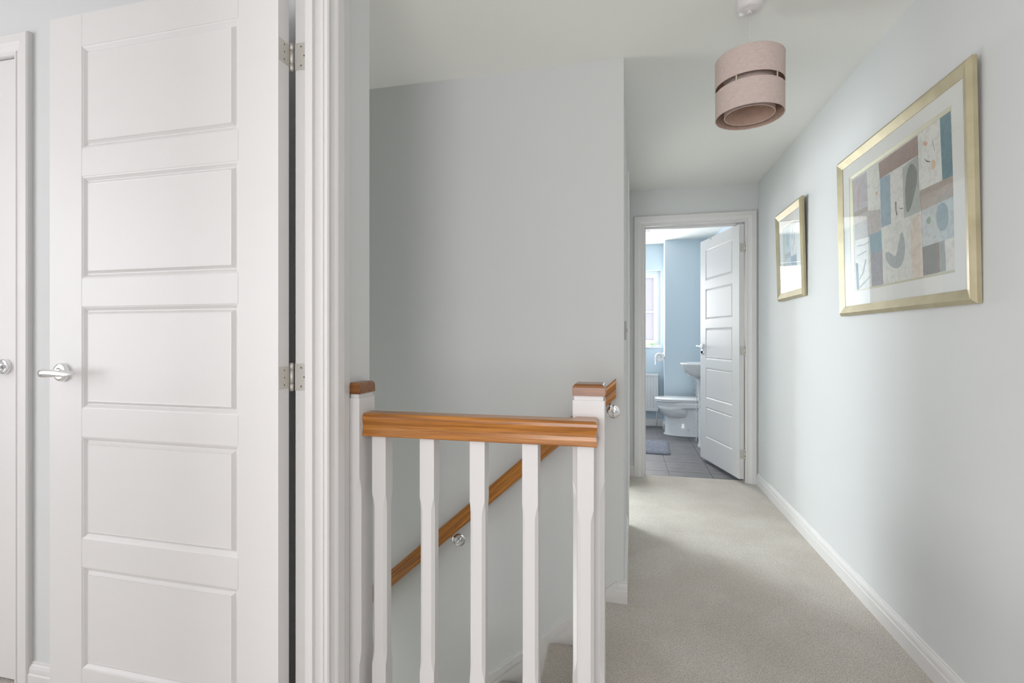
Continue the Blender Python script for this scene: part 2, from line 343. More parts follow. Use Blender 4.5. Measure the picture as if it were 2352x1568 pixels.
# trim_1: bedroom doorway
t1 = struct(empty('trim_1', (0, 0, 0)), 'white door frame of the doorway on the left')
MB().box((-.805, 1.080, 0), (-.728, 1.108, 2.035)).box((-.805, .27, 0), (-.728, .30, 2.035)).box((-.805, .27, 2.035), (-.728, 1.108, 2.06)).build('door_lining', 'gloss', t1)
MB().box((-.7705, 1.068, 0), (-.7500, 1.080, 2.023), .0015).box((-.7705, .30, 0), (-.7500, .312, 2.023), .0015).box((-.7705, .30, 2.023), (-.7500, 1.080, 2.035), .0015).build('door_stop', 'gloss', t1)
architrave(t1, 'Y', -.728, .294, 1.083, 2.041, (1, 0, 0), .068)
MB().box((-.727, 1.152, 0), (-.7235, 1.1935, CE)).build('cover_strip', 'gloss', t1)
# trim_2: cupboard door frame in the bedroom
t2 = struct(empty('trim_2'), 'white door frame around the closed cupboard door')
MB().box((-1.9305, 1.193, 0), (-1.925, 1.255, 2.052)).box((-2.73, 1.193, 0), (-2.710, 1.255, 2.052)).box((-2.73, 1.193, 2.044), (-1.925, 1.255, 2.055)).build('door_lining', 'gloss', t2)
architrave(t2, 'X', 1.20, -2.715, -1.926, 2.046, (0, -1, 0), .065)
# trim_3: bathroom door frame
t3 = struct(empty('trim_3'), 'white door frame around the bathroom doorway')
MB().box((.13, 4.135, 0), (.152, 4.235, 2.03)).box((.908, 4.135, 0), (.93, 4.235, 2.03)).box((.13, 4.135, 2.03), (.93, 4.235, 2.055)).build('door_lining', 'gloss', t3)
MB().box((.152, 4.19, 0), (.164, 4.225, 2.018)).box((.152, 4.19, 2.018), (.86, 4.225, 2.03)).build('door_stop', 'gloss', t3)
architrave(t3, 'X', 4.135, .146, .914, 2.036, (0, -1, 0), .076)
# trim_4: side room doorway in the corridor's left wall
t4 = struct(empty('trim_4', LW['loc'], LW['rot']), 'white door frame on the corridor left wall')
MB().box((-.10, .895, 0), (0, .915, 2.035)).box((-.10, 1.665, 0), (0, 1.685, 2.035)).box((-.10, .895, 2.035), (0, 1.685, 2.055)).build('door_lining', 'gloss', t4)
architrave(t4, 'Y', 0, .909, 1.671, 2.04, (1, 0, 0), .075)
# ============================================================= DOORS
PZ = [(.230 + k * .3533, .508 + k * .3533) for k in range(5)]
MOULD = [(0, 0), (.0004, .0010), (.004, .0020), (.0115, .0082), (.0140, .0082), (.0195, .0026), (.0205, .0008), (.024, .0012)]
def make_door(name, W_, z0, z1, T, sx):
    """leaf from x=0 (hinge) to x=W_ along +x, front face y=0 (normal -y), back y=T; panels between stiles"""
    r = empty(name); px0, px1 = sx, W_ - sx
    b = MB(); g = .0007; gd = .0009
    zs = [z0] + [q for p in PZ for q in p] + [z1]
    for side, (yf, s) in enumerate(((0, 1), (T, -1))):
        q = lambda x0, x1, za, zb, y: b.add([(x0, y, za), (x1, y, za), (x1, y, zb), (x0, y, zb)], [(0, 1, 2, 3)])
        q(0, px0 - g, z0, z1, yf); q(px1 + g, W_, z0, z1, yf)
        for k in range(0, len(zs), 2):
            q(px0 + g, px1 - g, zs[k], zs[k+1], yf)
            for xc in (px0, px1):   # V groove between rail and stile
                b.add([(xc - g, yf, zs[k]), (xc, yf + s * gd, zs[k]), (xc, yf + s * gd, zs[k+1]), (xc - g, yf, zs[k+1])], [(0, 1, 2, 3)])
                b.add([(xc, yf + s * gd, zs[k]), (xc + g, yf, zs[k]), (xc + g, yf, zs[k+1]), (xc, yf + s * gd, zs[k+1])], [(0, 1, 2, 3)])
        for za, zb in PZ:
            q(px0 - g, px0, za, zb, yf); q(px1, px1 + g, za, zb, yf)
            q(px0, px0 + g, za, zb, yf + s * 0) if False else None
    b.add([(0,0,z0),(0,T,z0),(0,T,z1),(0,0,z1)], [(0,1,2,3)]).add([(W_,0,z0),(W_,T,z0),(W_,T,z1),(W_,0,z1)], [(0,1,2,3)])
    b.add([(0,0,z0),(W_,0,z0),(W_,T,z0),(0,T,z0)], [(0,1,2,3)]).add([(0,0,z1),(W_,0,z1),(W_,T,z1),(0,T,z1)], [(0,1,2,3)])
    b.build('door_leaf', 'gloss', r)
    first = None
    for za, zb in PZ:
        if first is None:
            p = MB(); h = zb - za
            for yf, s in ((0, 1), (T, -1)):
                rg = [[(px0 + d, yf + s * y, d), (px1 - d, yf + s * y, d), (px1 - d, yf + s * y, h - d), (px0 + d, yf + s * y, h - d)] for d, y in MOULD]
                p.loft(rg, False, (False, True))
            o = p.build('panel', 'gloss', r, (0, 0, za)); first = o
        else:
            o = first.copy(); C.objects.link(o); o.location = (0, 0, za)
    return r
def screw(parent, p, n, rad=.0042):
    """countersunk screw head with dark cross recess; p on plate, n outward normal"""
    p = Vector(p); n = Vector(n)
    s_ = MB().cyl(p, p + n * .0006, rad, rad * .8, 14).build('screw', 'satin', parent)
    u = Vector((0, 0, 1)); w_ = n.cross(u)
    c = MB()
    for d in ((u + w_).normalized(), (u - w_).normalized()):
        e = n.cross(d); a_ = p + n * .0007
        q = [a_ + d * rad * .55 + e * rad * .17, a_ + d * rad * .55 - e * rad * .17, a_ - d * rad * .55 - e * rad * .17, a_ - d * rad * .55 + e * rad * .17]
        c.loft([[tuple(v) for v in q], [tuple(v + n * .0002) for v in q]], False)
    return s_, c
def make_hinge(parent, pin, plate_axis, edge_x, edge_y0, edge_y1, zc, jamb=None, hh=.0335, screws=True, eh=.027):
    """butt hinge in parent's space. leaf plate on plane x=edge_x (normal +/-x) between y0..y1; knuckle at pin"""
    h = empty('hinge', (0, 0, zc)); h.parent = parent
    n = plate_axis
    MB().box((edge_x, edge_y0, -eh), (edge_x + n * .0008, edge_y1, eh)).build('hinge_plate', 'satin', h)
    k = MB(); r = .0055
    for a_, b_ in ((-hh, -hh * .52), (-hh * .48, hh * .48), (hh * .52, hh)):
        k.cyl((pin[0], pin[1], a_), (pin[0], pin[1], b_), r, n=16)
    k.cyl((pin[0], pin[1], -hh - .002), (pin[0], pin[1], hh + .002), r * .72, n=16)
    k.build('knuckle', 'satin', h)
    ym = (edge_y0 + edge_y1) / 2
    if screws:
        cm = MB()
        for zz in (-.018, 0, .018):
            s_, c_ = screw(h, (edge_x + n * .0008, ym, zz), (n, 0, 0), .0036); cm.add(c_.v, c_.f)
        if jamb: # jamb plate on plane y=jamb[2], x from jamb[0]..jamb[1]
            MB().box((jamb[0], jamb[2] - .0008, -hh), (jamb[1], jamb[2], hh)).build('hinge_plate', 'satin', h)
            for xx, zz in ((.62, .0235), (.92, 0), (.62, -.0235)):
                s_, c_ = screw(h, (jamb[0] + (jamb[1] - jamb[0]) * xx, jamb[2] - .0008, zz), (0, -1, 0), .0038); cm.add(c_.v, c_.f)
        cm.build('screw_recess', 'dark', h)
    return h
def make_handle(parent, x, z, d=1, escutcheon=False, y0=0.0):
    h = empty('door_handle', (x, y0, z)); h.parent = parent
    MB().lathe([(.0001, .012), (.012, .012), (.0135, .0125), (.021, .0118), (.0235, .0105), (.0248, .008), (.0252, 0)], axis='Y', n=40).build('rose', 'chrome', h)
    h.children[-1].scale = (1, -1, 1) if False else (1, 1, 1)
    rg = []
    for xx, yy, ry, rz, tw in ((-.0125, .050, .002, .004, 0), (-.010, .050, .007, .0095, 8), (0, .050, .0095, .0115, 14), (.012, .050, .0095, .0112, 18), (.030, .050, .0075, .0098, 4),
                               (.050, .050, .0062, .0082, -14), (.066, .049, .0058, .0082, -30), (.080, .048, .0052, .0092, -42), (.092, .047, .0042, .0085, -50), (.099, .0465, .0028, .005, -52), (.101, .0465, .0006, .0012, -52)):
        ring = []
        for i in range(18):
            t = 2 * math.pi * i / 18; p = ry * math.copysign(abs(math.cos(t)) ** .8, math.cos(t)); q = rz * math.sin(t)
            c, s_ = math.cos(R(tw)), math.sin(R(tw))
            ring.append((d * xx, -yy + p * c - q * s_, p * s_ + q * c))
        rg.append(ring)
    MB().loft(rg, True).cyl((0, -.010, 0), (0, -.046, 0), .0085, .0078, 20).build('lever', 'chrome', h)
    if escutcheon:
        MB().lathe([(.0001, .007), (.019, .007), (.0235, .006), (.025, 0)], (0, 0, -.053), 'Y', 32).build('thumb_turn_plate', 'chrome', h)
        MB().box((-.0035, -.016, -.066), (.0035, -.006, -.040), .001).build('thumb_turn', 'dark', h)
    return h
# --- door_1: large open five panel door on the left
W1 = .738; th = R(0.75)
d1 = make_door('door_1', W1, .022, 2.010, .038, .116); struct(d1, 'large open white five panel door filling the left side')
d1.location = (-.8175 - W1 * math.cos(th), 1.0325 + W1 * math.sin(th), 0); d1.rotation_euler = (0, 0, -th)
for zc in (1.832, 1.0315, .226):
    make_hinge(d1, (W1 + .0015, .0465), 1, W1, .0015, .038, zc, jamb=(W1 + .0115, W1 + .040, .0470), hh=.0335, eh=.0275)
make_handle(d1, .050, 1.035)
# --- door_2: closed cupboard door in the bedroom
d2 = make_door('door_2', .772, .012, 2.041, .038, .116); struct(d2, 'closed white cupboard door at the far left edge'); d2.location = (-2.7045, 1.203, 0)
make_handle(d2, .772 - .052, 1.035, -1)
MB().box((.768, -.0006, 1.012), (.7712, .0004, 1.037)).build('latch_plate', 'satin', d2)
# --- door_3: open bathroom door
W3 = .735; th3 = R(-75.5)
d3 = make_door('door_3', W3, .030, 2.013, .038, .112); struct(d3, 'open white five panel bathroom door'); d3.location = (.864 - W3 * math.cos(th3), 4.127 - W3 * math.sin(th3), 0); d3.rotation_euler = (0, 0, th3)
for zc in (1.830, 1.028, .222):
    make_hinge(d3, (W3 + .002, .044), 1, W3, .003, .036, zc, hh=.036, eh=.036)
make_handle(d3, .050, 1.050, 1, True)
# ============================================================= STAIRCASE
st = tag(empty('staircase', (-.109, 1.73, 0)), 'carpeted stairs descending to the left beyond the balustrade', 'stairs')
def step_mesh():
    go, ri, r = .224, .2, .02; pr = []
    for i in range(7):
        a_ = math.pi / 2 + math.pi / 2 * i / 6
        pr.append((r + r * math.cos(a_), -r + r * math.sin(a_)))
    pr += [(0, -.035), (.022, -.045), (.022, -ri - .02), (go + .05, -ri - .02), (go + .05, 0)]
    return MB().loft([[(x, y, z) for x, z in pr] for y in (-.4235, .405)], False)
s0 = None
for k in range(1, 14):
    loc = (-.224 * k, 0, -.2 * k - .005)
    if s0 is None: s0 = step_mesh().build('step', 'carpet', st, loc)
    else:
        o = s0.copy(); C.objects.link(o); o.location = loc
s0.parent = st
ss = .86
def zs_(x): return .090 + ss * (x + .035)
x0, x1 = -.035, -2.95
b = MB()
for ya, yb, da, db in ((2.1545, 2.1420, 0, -.33), (2.1545, 2.1397, 0, -.037)):
    rg = []
    for x in (x0, x1):
        rg.append([(x, ya, zs_(x) + da), (x, yb, zs_(x) + da - (.003 if db > -.1 else .0)), (x, yb, zs_(x) + db), (x, ya, zs_(x) + db)])
    b.loft(rg, False)
b.shift((.109, -1.73, 0)); o = b.build('wall_string', 'gloss', st)
o['label'] = 'white sloping string board along the stair wall'
# ============================================================= BALUSTRADE
bal = tag(empty('balustrade', (-.41, 1.245, 0)), 'landing balustrade of white chamfered balusters under an oak handrail', 'balustrade')
INV = (.41, -1.245, 0)
def bpart(mb, name, m, par=bal): return mb.shift(INV).build(name, m, par)
def chamfered(x0, x1, y0, y1, zb, zt, c, lo, hi, tongue=.04):
    rg = []; zs = [(zb, 0), (lo - tongue, 0)]
    zs += [(lo - tongue + tongue * i / 6, c * (1 - (1 - i / 6) ** 1.7)) for i in range(1, 7)] + [(hi + tongue - tongue * i / 6, c * (1 - (1 - i / 6) ** 1.7)) for i in range(6, 0, -1)] + [(hi + tongue, 0), (zt, 0)]
    for z, q in zs:
        q = max(q, .00025)
        rg.append([(x0 + q, y0, z), (x1 - q, y0, z), (x1, y0 + q, z), (x1, y1 - q, z), (x1 - q, y1, z), (x0 + q, y1, z), (x0, y1 - q, z), (x0, y0 + q, z)])
    return MB().loft(rg, False)
HZ = .8655
b0 = None
bw = .0405
for i in range(5):
    x = -.6745 + .1397 * i
    if b0 is None:
        b0 = chamfered(0, bw, 0, bw, 0, HZ - .028, .0078, .28 - .03, .665 - .028).build('baluster', 'eggshell', bal, (x + .41, -.020, .028))
    else:
        o = b0.copy(); C.objects.link(o); o.location = (x + .41, -.020, .028)
RP = [(.024, .9245), (.0285, .9225), (.0318, .918), (.033, .911), (.0315, .903), (.0288, .894), (.0285, .886), (.0305, .877), (.033, .869), (.033, .865), (.030, .8625)]
RPF = [(w_, z) for w_, z in RP] + [(-w_, z) for w_, z in RP[::-1]]
hr = MB().mitre([(-.694, 1.242, 0), (-.0985, 1.242, 0), (-.0985, 1.290, 0)], [(0, -1, 0), (1, -1, 0), (1, 0, 0)], (0, 0, 1), RPF)
hro = bpart(hr, 'handrail', 'oak'); hro['label'] = 'glossy orange oak handrail with mitred return'
bpart(MB().box((-.727, 1.215, 0.0), (-.052, 1.275, .030), .003), 'base_rail', 'eggshell')
for (xa, xb, ya, yb, half) in ((-.134, -.052, 1.290, 1.374, False), (-.7235, -.695, 1.194, 1.277, True)):
    if half:
        n_ = MB(); c = .011; rg = []
        zs = [(-.03, 0), (.25, 0)] + [(.25 + .045 * i / 6, c * (1 - (1 - i / 6) ** 1.7)) for i in range(1, 7)] + [(.755 - .045 * i / 6, c * (1 - (1 - i / 6) ** 1.7)) for i in range(6, 0, -1)] + [(.755, 0), (.9665, 0)]
        for z, q in zs:
            q = max(q, .00025); rg.append([(xa, ya, z), (xb - q, ya, z), (xb, ya + q, z), (xb, yb - q, z), (xb - q, yb, z), (xa, yb, z)])
        n_.loft(rg, False)
    else:
        n_ = chamfered(xa, xb, ya, yb, -.20, .9665, .011, .29, .71, .045)
    i_ = .0035
    n_.box((xa + (0 if half else i_), ya + i_, .9665), (xb - i_, yb - i_, .978))
    nw = bpart(n_, 'newel_post', 'eggshell')
    if half: nw['label'] = 'white half newel fixed to the wall'
    # oak cap with rounded shoulders
    rg = []
    for k in range(8):
        a_ = math.pi / 2 * k / 7; ins = .010 * (1 - math.cos(a_)); z = .996 + .0125 * math.sin(a_)
        rg.append([(xa - (0 if half else .001) + (0 if half else ins), ya - .001 + ins, z), (xb + .001 - ins, ya - .001 + ins, z), (xb + .001 - ins, yb + .001 - ins, z), (xa - (0 if half else .001) + (0 if half else ins), yb + .001 - ins, z)])
    base = [(p[0], p[1], .978) for p in rg[0]]
    cp = MB().loft([base] + rg, False).shift(INV); o = cp.build('post_cap', 'oakdark', nw)
# ============================================================= WALL HANDRAIL
tha = math.atan(.887)
wh = tag(empty('wall_handrail', (-.037, 2.155, .92)), 'sloping oak handrail on chrome brackets fixed to the stair wall', 'handrail')
L = 3.6; P2 = [(.019, .060), (.0235, .056), (.0245, .048), (.022, .038), (.0205, .030), (.0225, .018), (.0245, .010), (.024, .003), (.018, 0)]
P2 = P2 + [(-w_, z) for w_, z in P2[::-1]]
def ring(xx): return [(xx + h * math.tan(tha), -w_, h) for w_, h in P2]
rl = MB().loft([ring(-L), ring(0)], False).build('rail', 'oak', wh, (0, -.0605, -.040), (0, -tha, 0))
for bx, bz in ((-.745, .199), (-.048, .812), (-1.75, -.693)):
    br = empty('bracket', (bx + .037, 0, bz - .92)); br.parent = wh
    MB().lathe([(.0001, .0045), (.010, .0045), (.027, .0038), (.0295, .002), (.030, 0)], axis='Y', n=36).build('wall_plate', 'chrome', br)
    MB().tube([(0, 0, 0), (0, -.03, -.001), (0, -.048, .002), (-.003, -.058, .010), (-.008, -.061, .026), (-.016, -.061, .046)], [.0065, .006, .006, .006, .006, .006], 14).cyl((0, -.003, 0), (0, -.010, 0), .011, .009, 20).build('arm', 'chrome', br)
    MB().box((-.03, -.009, -.0015), (.03, .009, .0015), .001).build('saddle', 'chrome', br, (-.019, -.0605, .047), (0, -tha, 0))
    for a_ in (90, 210, 330):
        MB().cyl((.019 * math.cos(R(a_)), -.0038, .019 * math.sin(R(a_))), (.019 * math.cos(R(a_)), -.0052, .019 * math.sin(R(a_))), .0034, n=12).build('screw', 'satin', br)
# ============================================================= LIGHT SWITCH
sw = tag(empty('light_switch', (-.006 + .0025, 2.155 + .225, 1.163), (0, 0, R(-.72))), 'white square light switch seen edge-on beside the stair wall corner', 'light switch')
MB().box((0, -.043, -.043), (.009, .043, .043), .0015).build('switch_plate', 'rocker', sw)  # grey on the white plate stands in for its shaded edge
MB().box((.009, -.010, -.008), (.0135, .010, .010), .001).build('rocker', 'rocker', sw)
# ============================================================= PENDANT LIGHT
PX, PY = .4297, 1.8924
pl = tag(empty('pendant_light', (PX, PY, CE)), 'two tier pink beige drum pendant light hanging from the ceiling', 'ceiling light')
MB().lathe([(.0001, -.040), (.006, -.040), (.0065, -.037), (.033, -.035), (.0395, -.031), (.0425, -.025), (.0440, -.012), (.0440, 0)], n=44).build('ceiling_rose', 'plastic', pl)
MB().cyl((0, 0, -.045), (0, 0, -.036), .0075, .0095, 18).build('cord_grip', 'plastic', pl)
MB().tube([(0, 0, -.04), (.0008, 0, -.12), (0, 0, -.255)], .0027, 10).build('cord', 'plastic', pl)
def drum(r, za, zb, t=.0016, name='shade_tier'):
    d = MB(); n = 72
    rg = [[(q * math.cos(2*math.pi*i/n), q * math.sin(2*math.pi*i/n), z) for i in range(n)] for q, z in ((r, za), (r, zb))]
    d.loft(rg, True, (False, False)); o = d.build(name, 'linen', pl)
    rg = [[(q * math.cos(2*math.pi*i/n), q * math.sin(2*math.pi*i/n), z) for i in range(n)] for q, z in ((r - t, za), (r - t, zb))]
    MB().loft(rg, True, (False, False)).build('lining', 'linin', o)
    for z in (za, zb):
        rim = MB()
        rg = [[((r - t/2 + .0016 * math.cos(a_)) * math.cos(2*math.pi*i/n), (r - t/2 + .0016 * math.cos(a_)) * math.sin(2*math.pi*i/n), z + .0016 * math.sin(a_)) for i in range(n)] for a_ in [2*math.pi*k/8 for k in range(9)]]
        rim.loft(rg, True, (False, False))
        rim.build('rim', 'linen', o)
    return o
drum(.1127, 2.115 - CE, 2.023 - CE); drum(.1120, 2.003 - CE, 1.914 - CE)
inn = drum(.0823, 2.105 - CE, 1.919 - CE, name='inner_shade'); inn['label'] = 'narrower inner drum'
for a_ in (20, 92, 164, 236, 308):
    a_ = R(a_); c, s_ = math.cos(a_), math.sin(a_)
    MB().box((-.0012, -.002, 1.998 - CE), (.0012, .002, 2.028 - CE)).build('tier_clip', 'bevel', pl, (.1095 * c, .1095 * s_, 0), (0, 0, a_))
sp = MB()
for a_ in (30, 150, 270):
    sp.cyl((0, 0, 2.085 - CE), (.1112 * math.cos(R(a_)), .1112 * math.sin(R(a_)), 2.085 - CE), .0014, n=8)
sp.build('spider_frame', 'plastic', pl)
MB().lathe([(.0001, 2.105 - CE), (.010, 2.105 - CE), (.014, 2.09 - CE), (.018, 2.085 - CE), (.018, 2.04 - CE), (.0001, 2.04 - CE)], n=24).build('lamp_holder', 'plastic', pl)
MB().lathe([(.0001, 1.965 - CE), (.012, 1.968 - CE), (.024, 1.98 - CE), (.028, 1.998 - CE), (.024, 2.018 - CE), (.014, 2.04 - CE)], n=24).build('bulb', 'ceramic', pl)
# ============================================================= PICTURES
def lin(c): return tuple((x / 255 / 12.92 if x / 255 <= .04045 else ((x / 255 + .055) / 1.055) ** 2.4) for x in c) + (1.0,)
def make_picture(label, ya, yb, za, zb, fw, so, si, art, tilt, ax=.0985):
    """ya<yb outer limits in world Y, za<zb; so/si = slip outer / art rect (y0,y1,z0,z1) world"""
    yc = (ya + yb) / 2
    r = tag(empty('framed_picture', (.9985, yc, za), (0, R(-tilt), 0)), label, 'picture', 'gold framed collage prints on the right wall')
    hw = (yb - ya) / 2; H_ = zb - za
    rect = lambda y0, y1, z0, z1: [(0, y0 - yc, z0 - za), (0, y1 - yc, z0 - za), (0, y1 - yc, z1 - za), (0, y0 - yc, z1 - za)]
    dr = [(0, 1, 1), (0, -1, 1), (0, -1, -1), (0, 1, -1)]
    prof = [(.002, 0), (0, .002), (0, .0135), (.0125, .0232), (.0135, .0238), (.0148, .0234), (fw, .0125), (fw, .004)]
    k = [(w_, t) for w_, t in prof]
    o = MB().mitre(rect(ya, yb, za, zb), dr, (-1, 0, 0), k, True).build('frame', 'gold', r)
    ins = lambda rr, d: (rr[0] + d, rr[1] - d, rr[2] + d, rr[3] - d)
    fr = (ya + fw - .004, yb - fw + .004, za + fw - .004, zb - fw + .004)
    q = lambda rr, n: [(-n, rr[0] - yc, rr[2] - za), (-n, rr[1] - yc, rr[2] - za), (-n, rr[1] - yc, rr[3] - za), (-n, rr[0] - yc, rr[3] - za)]
    MB().loft([q(fr, .0098), q(so, .0098), q(so, .0085)], False, (False, False)).build('mount', 'mount', r)
    MB().loft([q(so, .0088), q(si, .0048)], False, (False, False)).build('mount_slip', 'bevel', r)
    # printed collage: coloured patches, each a hair above the last
    me_v = []; me_f = []; cols = []
    aw, ah = si[1] - si[0], si[3] - si[2]
    def poly(pts, col, lvl):
        kk = len(me_v)
        for u, v in pts:
            u = min(max(u, 0), 1); v = min(max(v, 0), 1)
            me_v.append((-(.0042 + lvl * .00001), si[1] - u * aw - yc, si[2] + v * ah - za))
        me_f.append(tuple(range(kk, len(me_v)))); cols.append(lin(tuple(c * .74 + q * .26 for c, q in zip(col, (203, 202, 196)))))  # print colours blended paler to paint in the wash of glass reflections
    poly([(0, 0), (1, 0), (1, 1), (0, 1)], (205, 204, 198), 0)
    def chaikin(p):
        out = []
        for a_, b_ in zip(p, p[1:] + p[:1]): out += [(a_[0] * .75 + b_[0] * .25, a_[1] * .75 + b_[1] * .25), (a_[0] * .25 + b_[0] * .75, a_[1] * .25 + b_[1] * .75)]
        return out
    for i, (col, fl) in enumerate(art):
        pp = [(fl[j], fl[j+1]) for j in range(0, len(fl), 2)]
        if i in (7, 12, 13, 20, 26, 27, 33) and len(art) > 20: pp = chaikin(chaikin(pp))
        poly(pp, col, i + 1)
    me = bpy.data.meshes.new('print'); me.from_pydata(me_v, [], me_f); ca = me.color_attributes.new('ink_and_glare', 'FLOAT_COLOR', 'CORNER')
    for p, c in zip(me.polygons, cols):
        for li in p.loop_indices: ca.data[li].color = c
    me.materials.append(M['art']); po = bpy.data.objects.new('print', me); C.objects.link(po); po.parent = r
    gl = MB().add(q(ins(fr, .001), .0122), [(0, 3, 2, 1)]).build('glass', 'glass', r, fixn=False)
    MB().box((-.004, ya + .012 - yc, .012), (-.001, yb - .012 - yc, H_ - .012)).build('backing_board', 'golddark', r)
    return r
ART = [((165,160,166),[-0.009,0.986,0.192,0.978,0.199,0.677,0.004,0.694]),((146,134,126),[0.004,0.696,0.199,0.687,0.199,0.631,0.01,0.649]),((206,206,198),[0.192,0.978,0.336,0.984,0.346,0.607,0.199,0.619]),((134,110,100),[0.336,0.984,0.732,0.99,0.733,0.851,0.346,0.851]),((124,150,165),[0.346,0.851,0.46,0.843,0.46,0.45,0.353,0.45]),((212,210,203),[0.46,0.843,0.585,0.831,0.591,0.448,0.46,0.448]),((158,166,158),[0.585,0.831,0.733,0.851,0.742,0.45,0.591,0.448]),((100,106,100),[0.679,0.829,0.726,0.742,0.713,0.643,0.652,0.49,0.611,0.482,0.606,0.661,0.63,0.798]),((218,219,212),[0.732,0.99,0.911,0.998,0.921,0.593,0.736,0.595]),((72,112,124),[0.911,0.998,0.99,1.0,0.997,0.589,0.921,0.593]),((150,136,124),[0.736,0.599,0.921,0.593,0.997,0.591,1.0,0.458,0.745,0.452]),((176,186,188),[0.745,0.454,1.0,0.462,1.004,0.2,0.751,0.2]),((122,142,152),[0.921,0.454,0.956,0.415,0.963,0.343,0.95,0.276,0.906,0.266,0.874,0.31,0.865,0.393,0.886,0.446]),((104,136,108),[0.818,0.401,0.828,0.367,0.817,0.339,0.792,0.355,0.789,0.383]),((92,92,90),[0.751,0.202,0.868,0.204,0.871,0.004,0.757,0.004]),((112,92,86),[0.868,0.204,0.886,0.204,0.889,0.006,0.871,0.004]),((138,140,138),[0.886,0.204,0.928,0.206,0.934,0.006,0.889,0.006]),((212,208,200),[0.928,0.206,1.004,0.204,1.006,0.008,0.934,0.006]),((207,207,200),[0.346,0.456,0.745,0.454,0.757,0.004,0.362,0.002]),((206,192,176),[0.652,0.427,0.745,0.44,0.757,0.004,0.658,0.002]),((148,156,158),[0.566,0.383,0.598,0.286,0.594,0.179,0.551,0.099,0.481,0.103,0.403,0.171,0.387,0.252,0.441,0.242,0.504,0.181,0.529,0.276]),((166,160,156),[0.01,0.653,0.199,0.645,0.346,0.607,0.349,0.415,0.207,0.419,0.018,0.437]),((110,142,156),[0.207,0.442,0.353,0.435,0.358,0.276,0.218,0.282]),((214,215,210),[0.018,0.442,0.207,0.425,0.223,0.006,0.028,0.002]),((134,134,143),[0.218,0.282,0.359,0.28,0.362,0.002,0.227,0.002]),((62,84,98),[0.018,0.242,0.054,0.234,0.063,0.0,0.028,0.002]),((206,160,136),[0.774,0.915,0.795,0.917,0.817,0.891,0.805,0.873,0.78,0.893]),((214,180,150),[0.839,0.764,0.865,0.756,0.874,0.722,0.865,0.69,0.839,0.698]),((90,96,84),[0.78,0.806,0.805,0.778,0.834,0.758,0.833,0.752,0.802,0.768]),((150,150,140),[0.849,0.905,0.859,0.869,0.871,0.808,0.867,0.81,0.853,0.869]),((110,90,80),[0.504,0.607,0.523,0.603,0.519,0.55,0.529,0.498,0.516,0.502,0.507,0.554]),((90,80,76),[0.548,0.544,0.584,0.536,0.584,0.528,0.557,0.534]),((200,130,100),[0.296,0.766,0.312,0.766,0.312,0.736,0.296,0.74]),((176,140,140),[0.084,0.933,0.104,0.877,0.081,0.742,0.053,0.72,0.06,0.798]),((105,125,138),[0.04,0.391,0.13,0.379,0.207,0.385,0.207,0.379,0.13,0.371,0.04,0.383]),((105,125,138),[0.054,0.302,0.166,0.321,0.166,0.31,0.054,0.294]),((105,125,138),[0.151,0.246,0.166,0.24,0.122,0.129,0.07,0.085,0.065,0.093,0.111,0.143]),((105,125,138),[0.065,0.022,0.208,0.095,0.211,0.087,0.073,0.01])]
make_picture('large landscape collage print in pale gold frame, nearest on the right wall', 1.675, 2.592, 1.229, 1.944, .044, (1.777, 2.487, 1.331, 1.845), (1.785, 2.466, 1.339, 1.833), ART, 1.05)
ART2 = [((196,206,212),[0,0,1,0,1,1,0,1]),((176,196,206),[0,.52,.48,.52,.48,1,0,1]),((212,216,216),[.48,.45,1,.45,1,1,.48,1]),((150,156,164),[0,.42,.48,.42,.48,.52,0,.52]),
 ((172,186,196),[0,0,.5,0,.5,.42,0,.42]),((112,134,150),[.5,0,.92,0,.92,.42,.5,.42]),((186,180,180),[.92,0,1,0,1,.42,.92,.42]),((150,168,178),[.14,.7,.26,.6,.36,.64,.34,.85,.22,.94]),
 ((140,160,172),[.2,.1,.34,.06,.42,.2,.36,.36,.24,.34]),((126,120,116),[.6,.72,.63,.72,.7,.86,.68,.9]),((120,110,108),[.74,.58,.77,.58,.83,.8,.8,.8]),((204,170,150),[.62,.52,.68,.5,.7,.56,.64,.58])]
make_picture('smaller upright collage print in pale gold frame, nearer the bathroom', 3.072, 3.556, 1.366, 1.932, .050, (3.190, 3.442, 1.470, 1.834), (3.198, 3.428, 1.478, 1.826), ART2, 1.5)
# ============================================================= BATHROOM
# window_1
w1 = struct(empty('window_1', (0, 0, 0)), 'white bathroom window with frosted panes')
WX0, WX1, WZ0, WZ1 = -.46, .444, 1.013, 1.99
fr = MB()
def rectframe(mb, x0, x1, z0, z1, wd, y0, y1):
    mb.box((x0, y0, z0), (x0 + wd, y1, z1)).box((x1 - wd, y0, z0), (x1, y1, z1)).box((x0 + wd, y0, z0), (x1 - wd, y1, z0 + wd)).box((x0 + wd, y0, z1 - wd), (x1 - wd, y1, z1))
rectframe(fr, WX0, WX1, WZ0, WZ1, .045, 6.645, 6.695); fr.build('window_frame', 'upvc', w1)
for xa, xb in ((WX0 + .045, -.008), (-.008, WX1 - .045)):
    sh = MB(); rectframe(sh, xa, xb, WZ0 + .045, WZ1 - .045, .040, 6.632, 6.68); sh.box((xa + .04, 6.640, 1.452), (xb - .04, 6.675, 1.476)); so_ = sh.build('sash', 'upvc', w1)
    for za, zb in ((WZ0 + .085, 1.452), (1.476, WZ1 - .085)):
        MB().box((xa + .038, 6.658, za), (xb - .038, 6.662, zb)).build('pane', 'frost', so_)
MB().box((WX0, 6.535, .998), (WX1 + .006, 6.645, 1.013), .003).build('window_sill', 'upvc', w1)
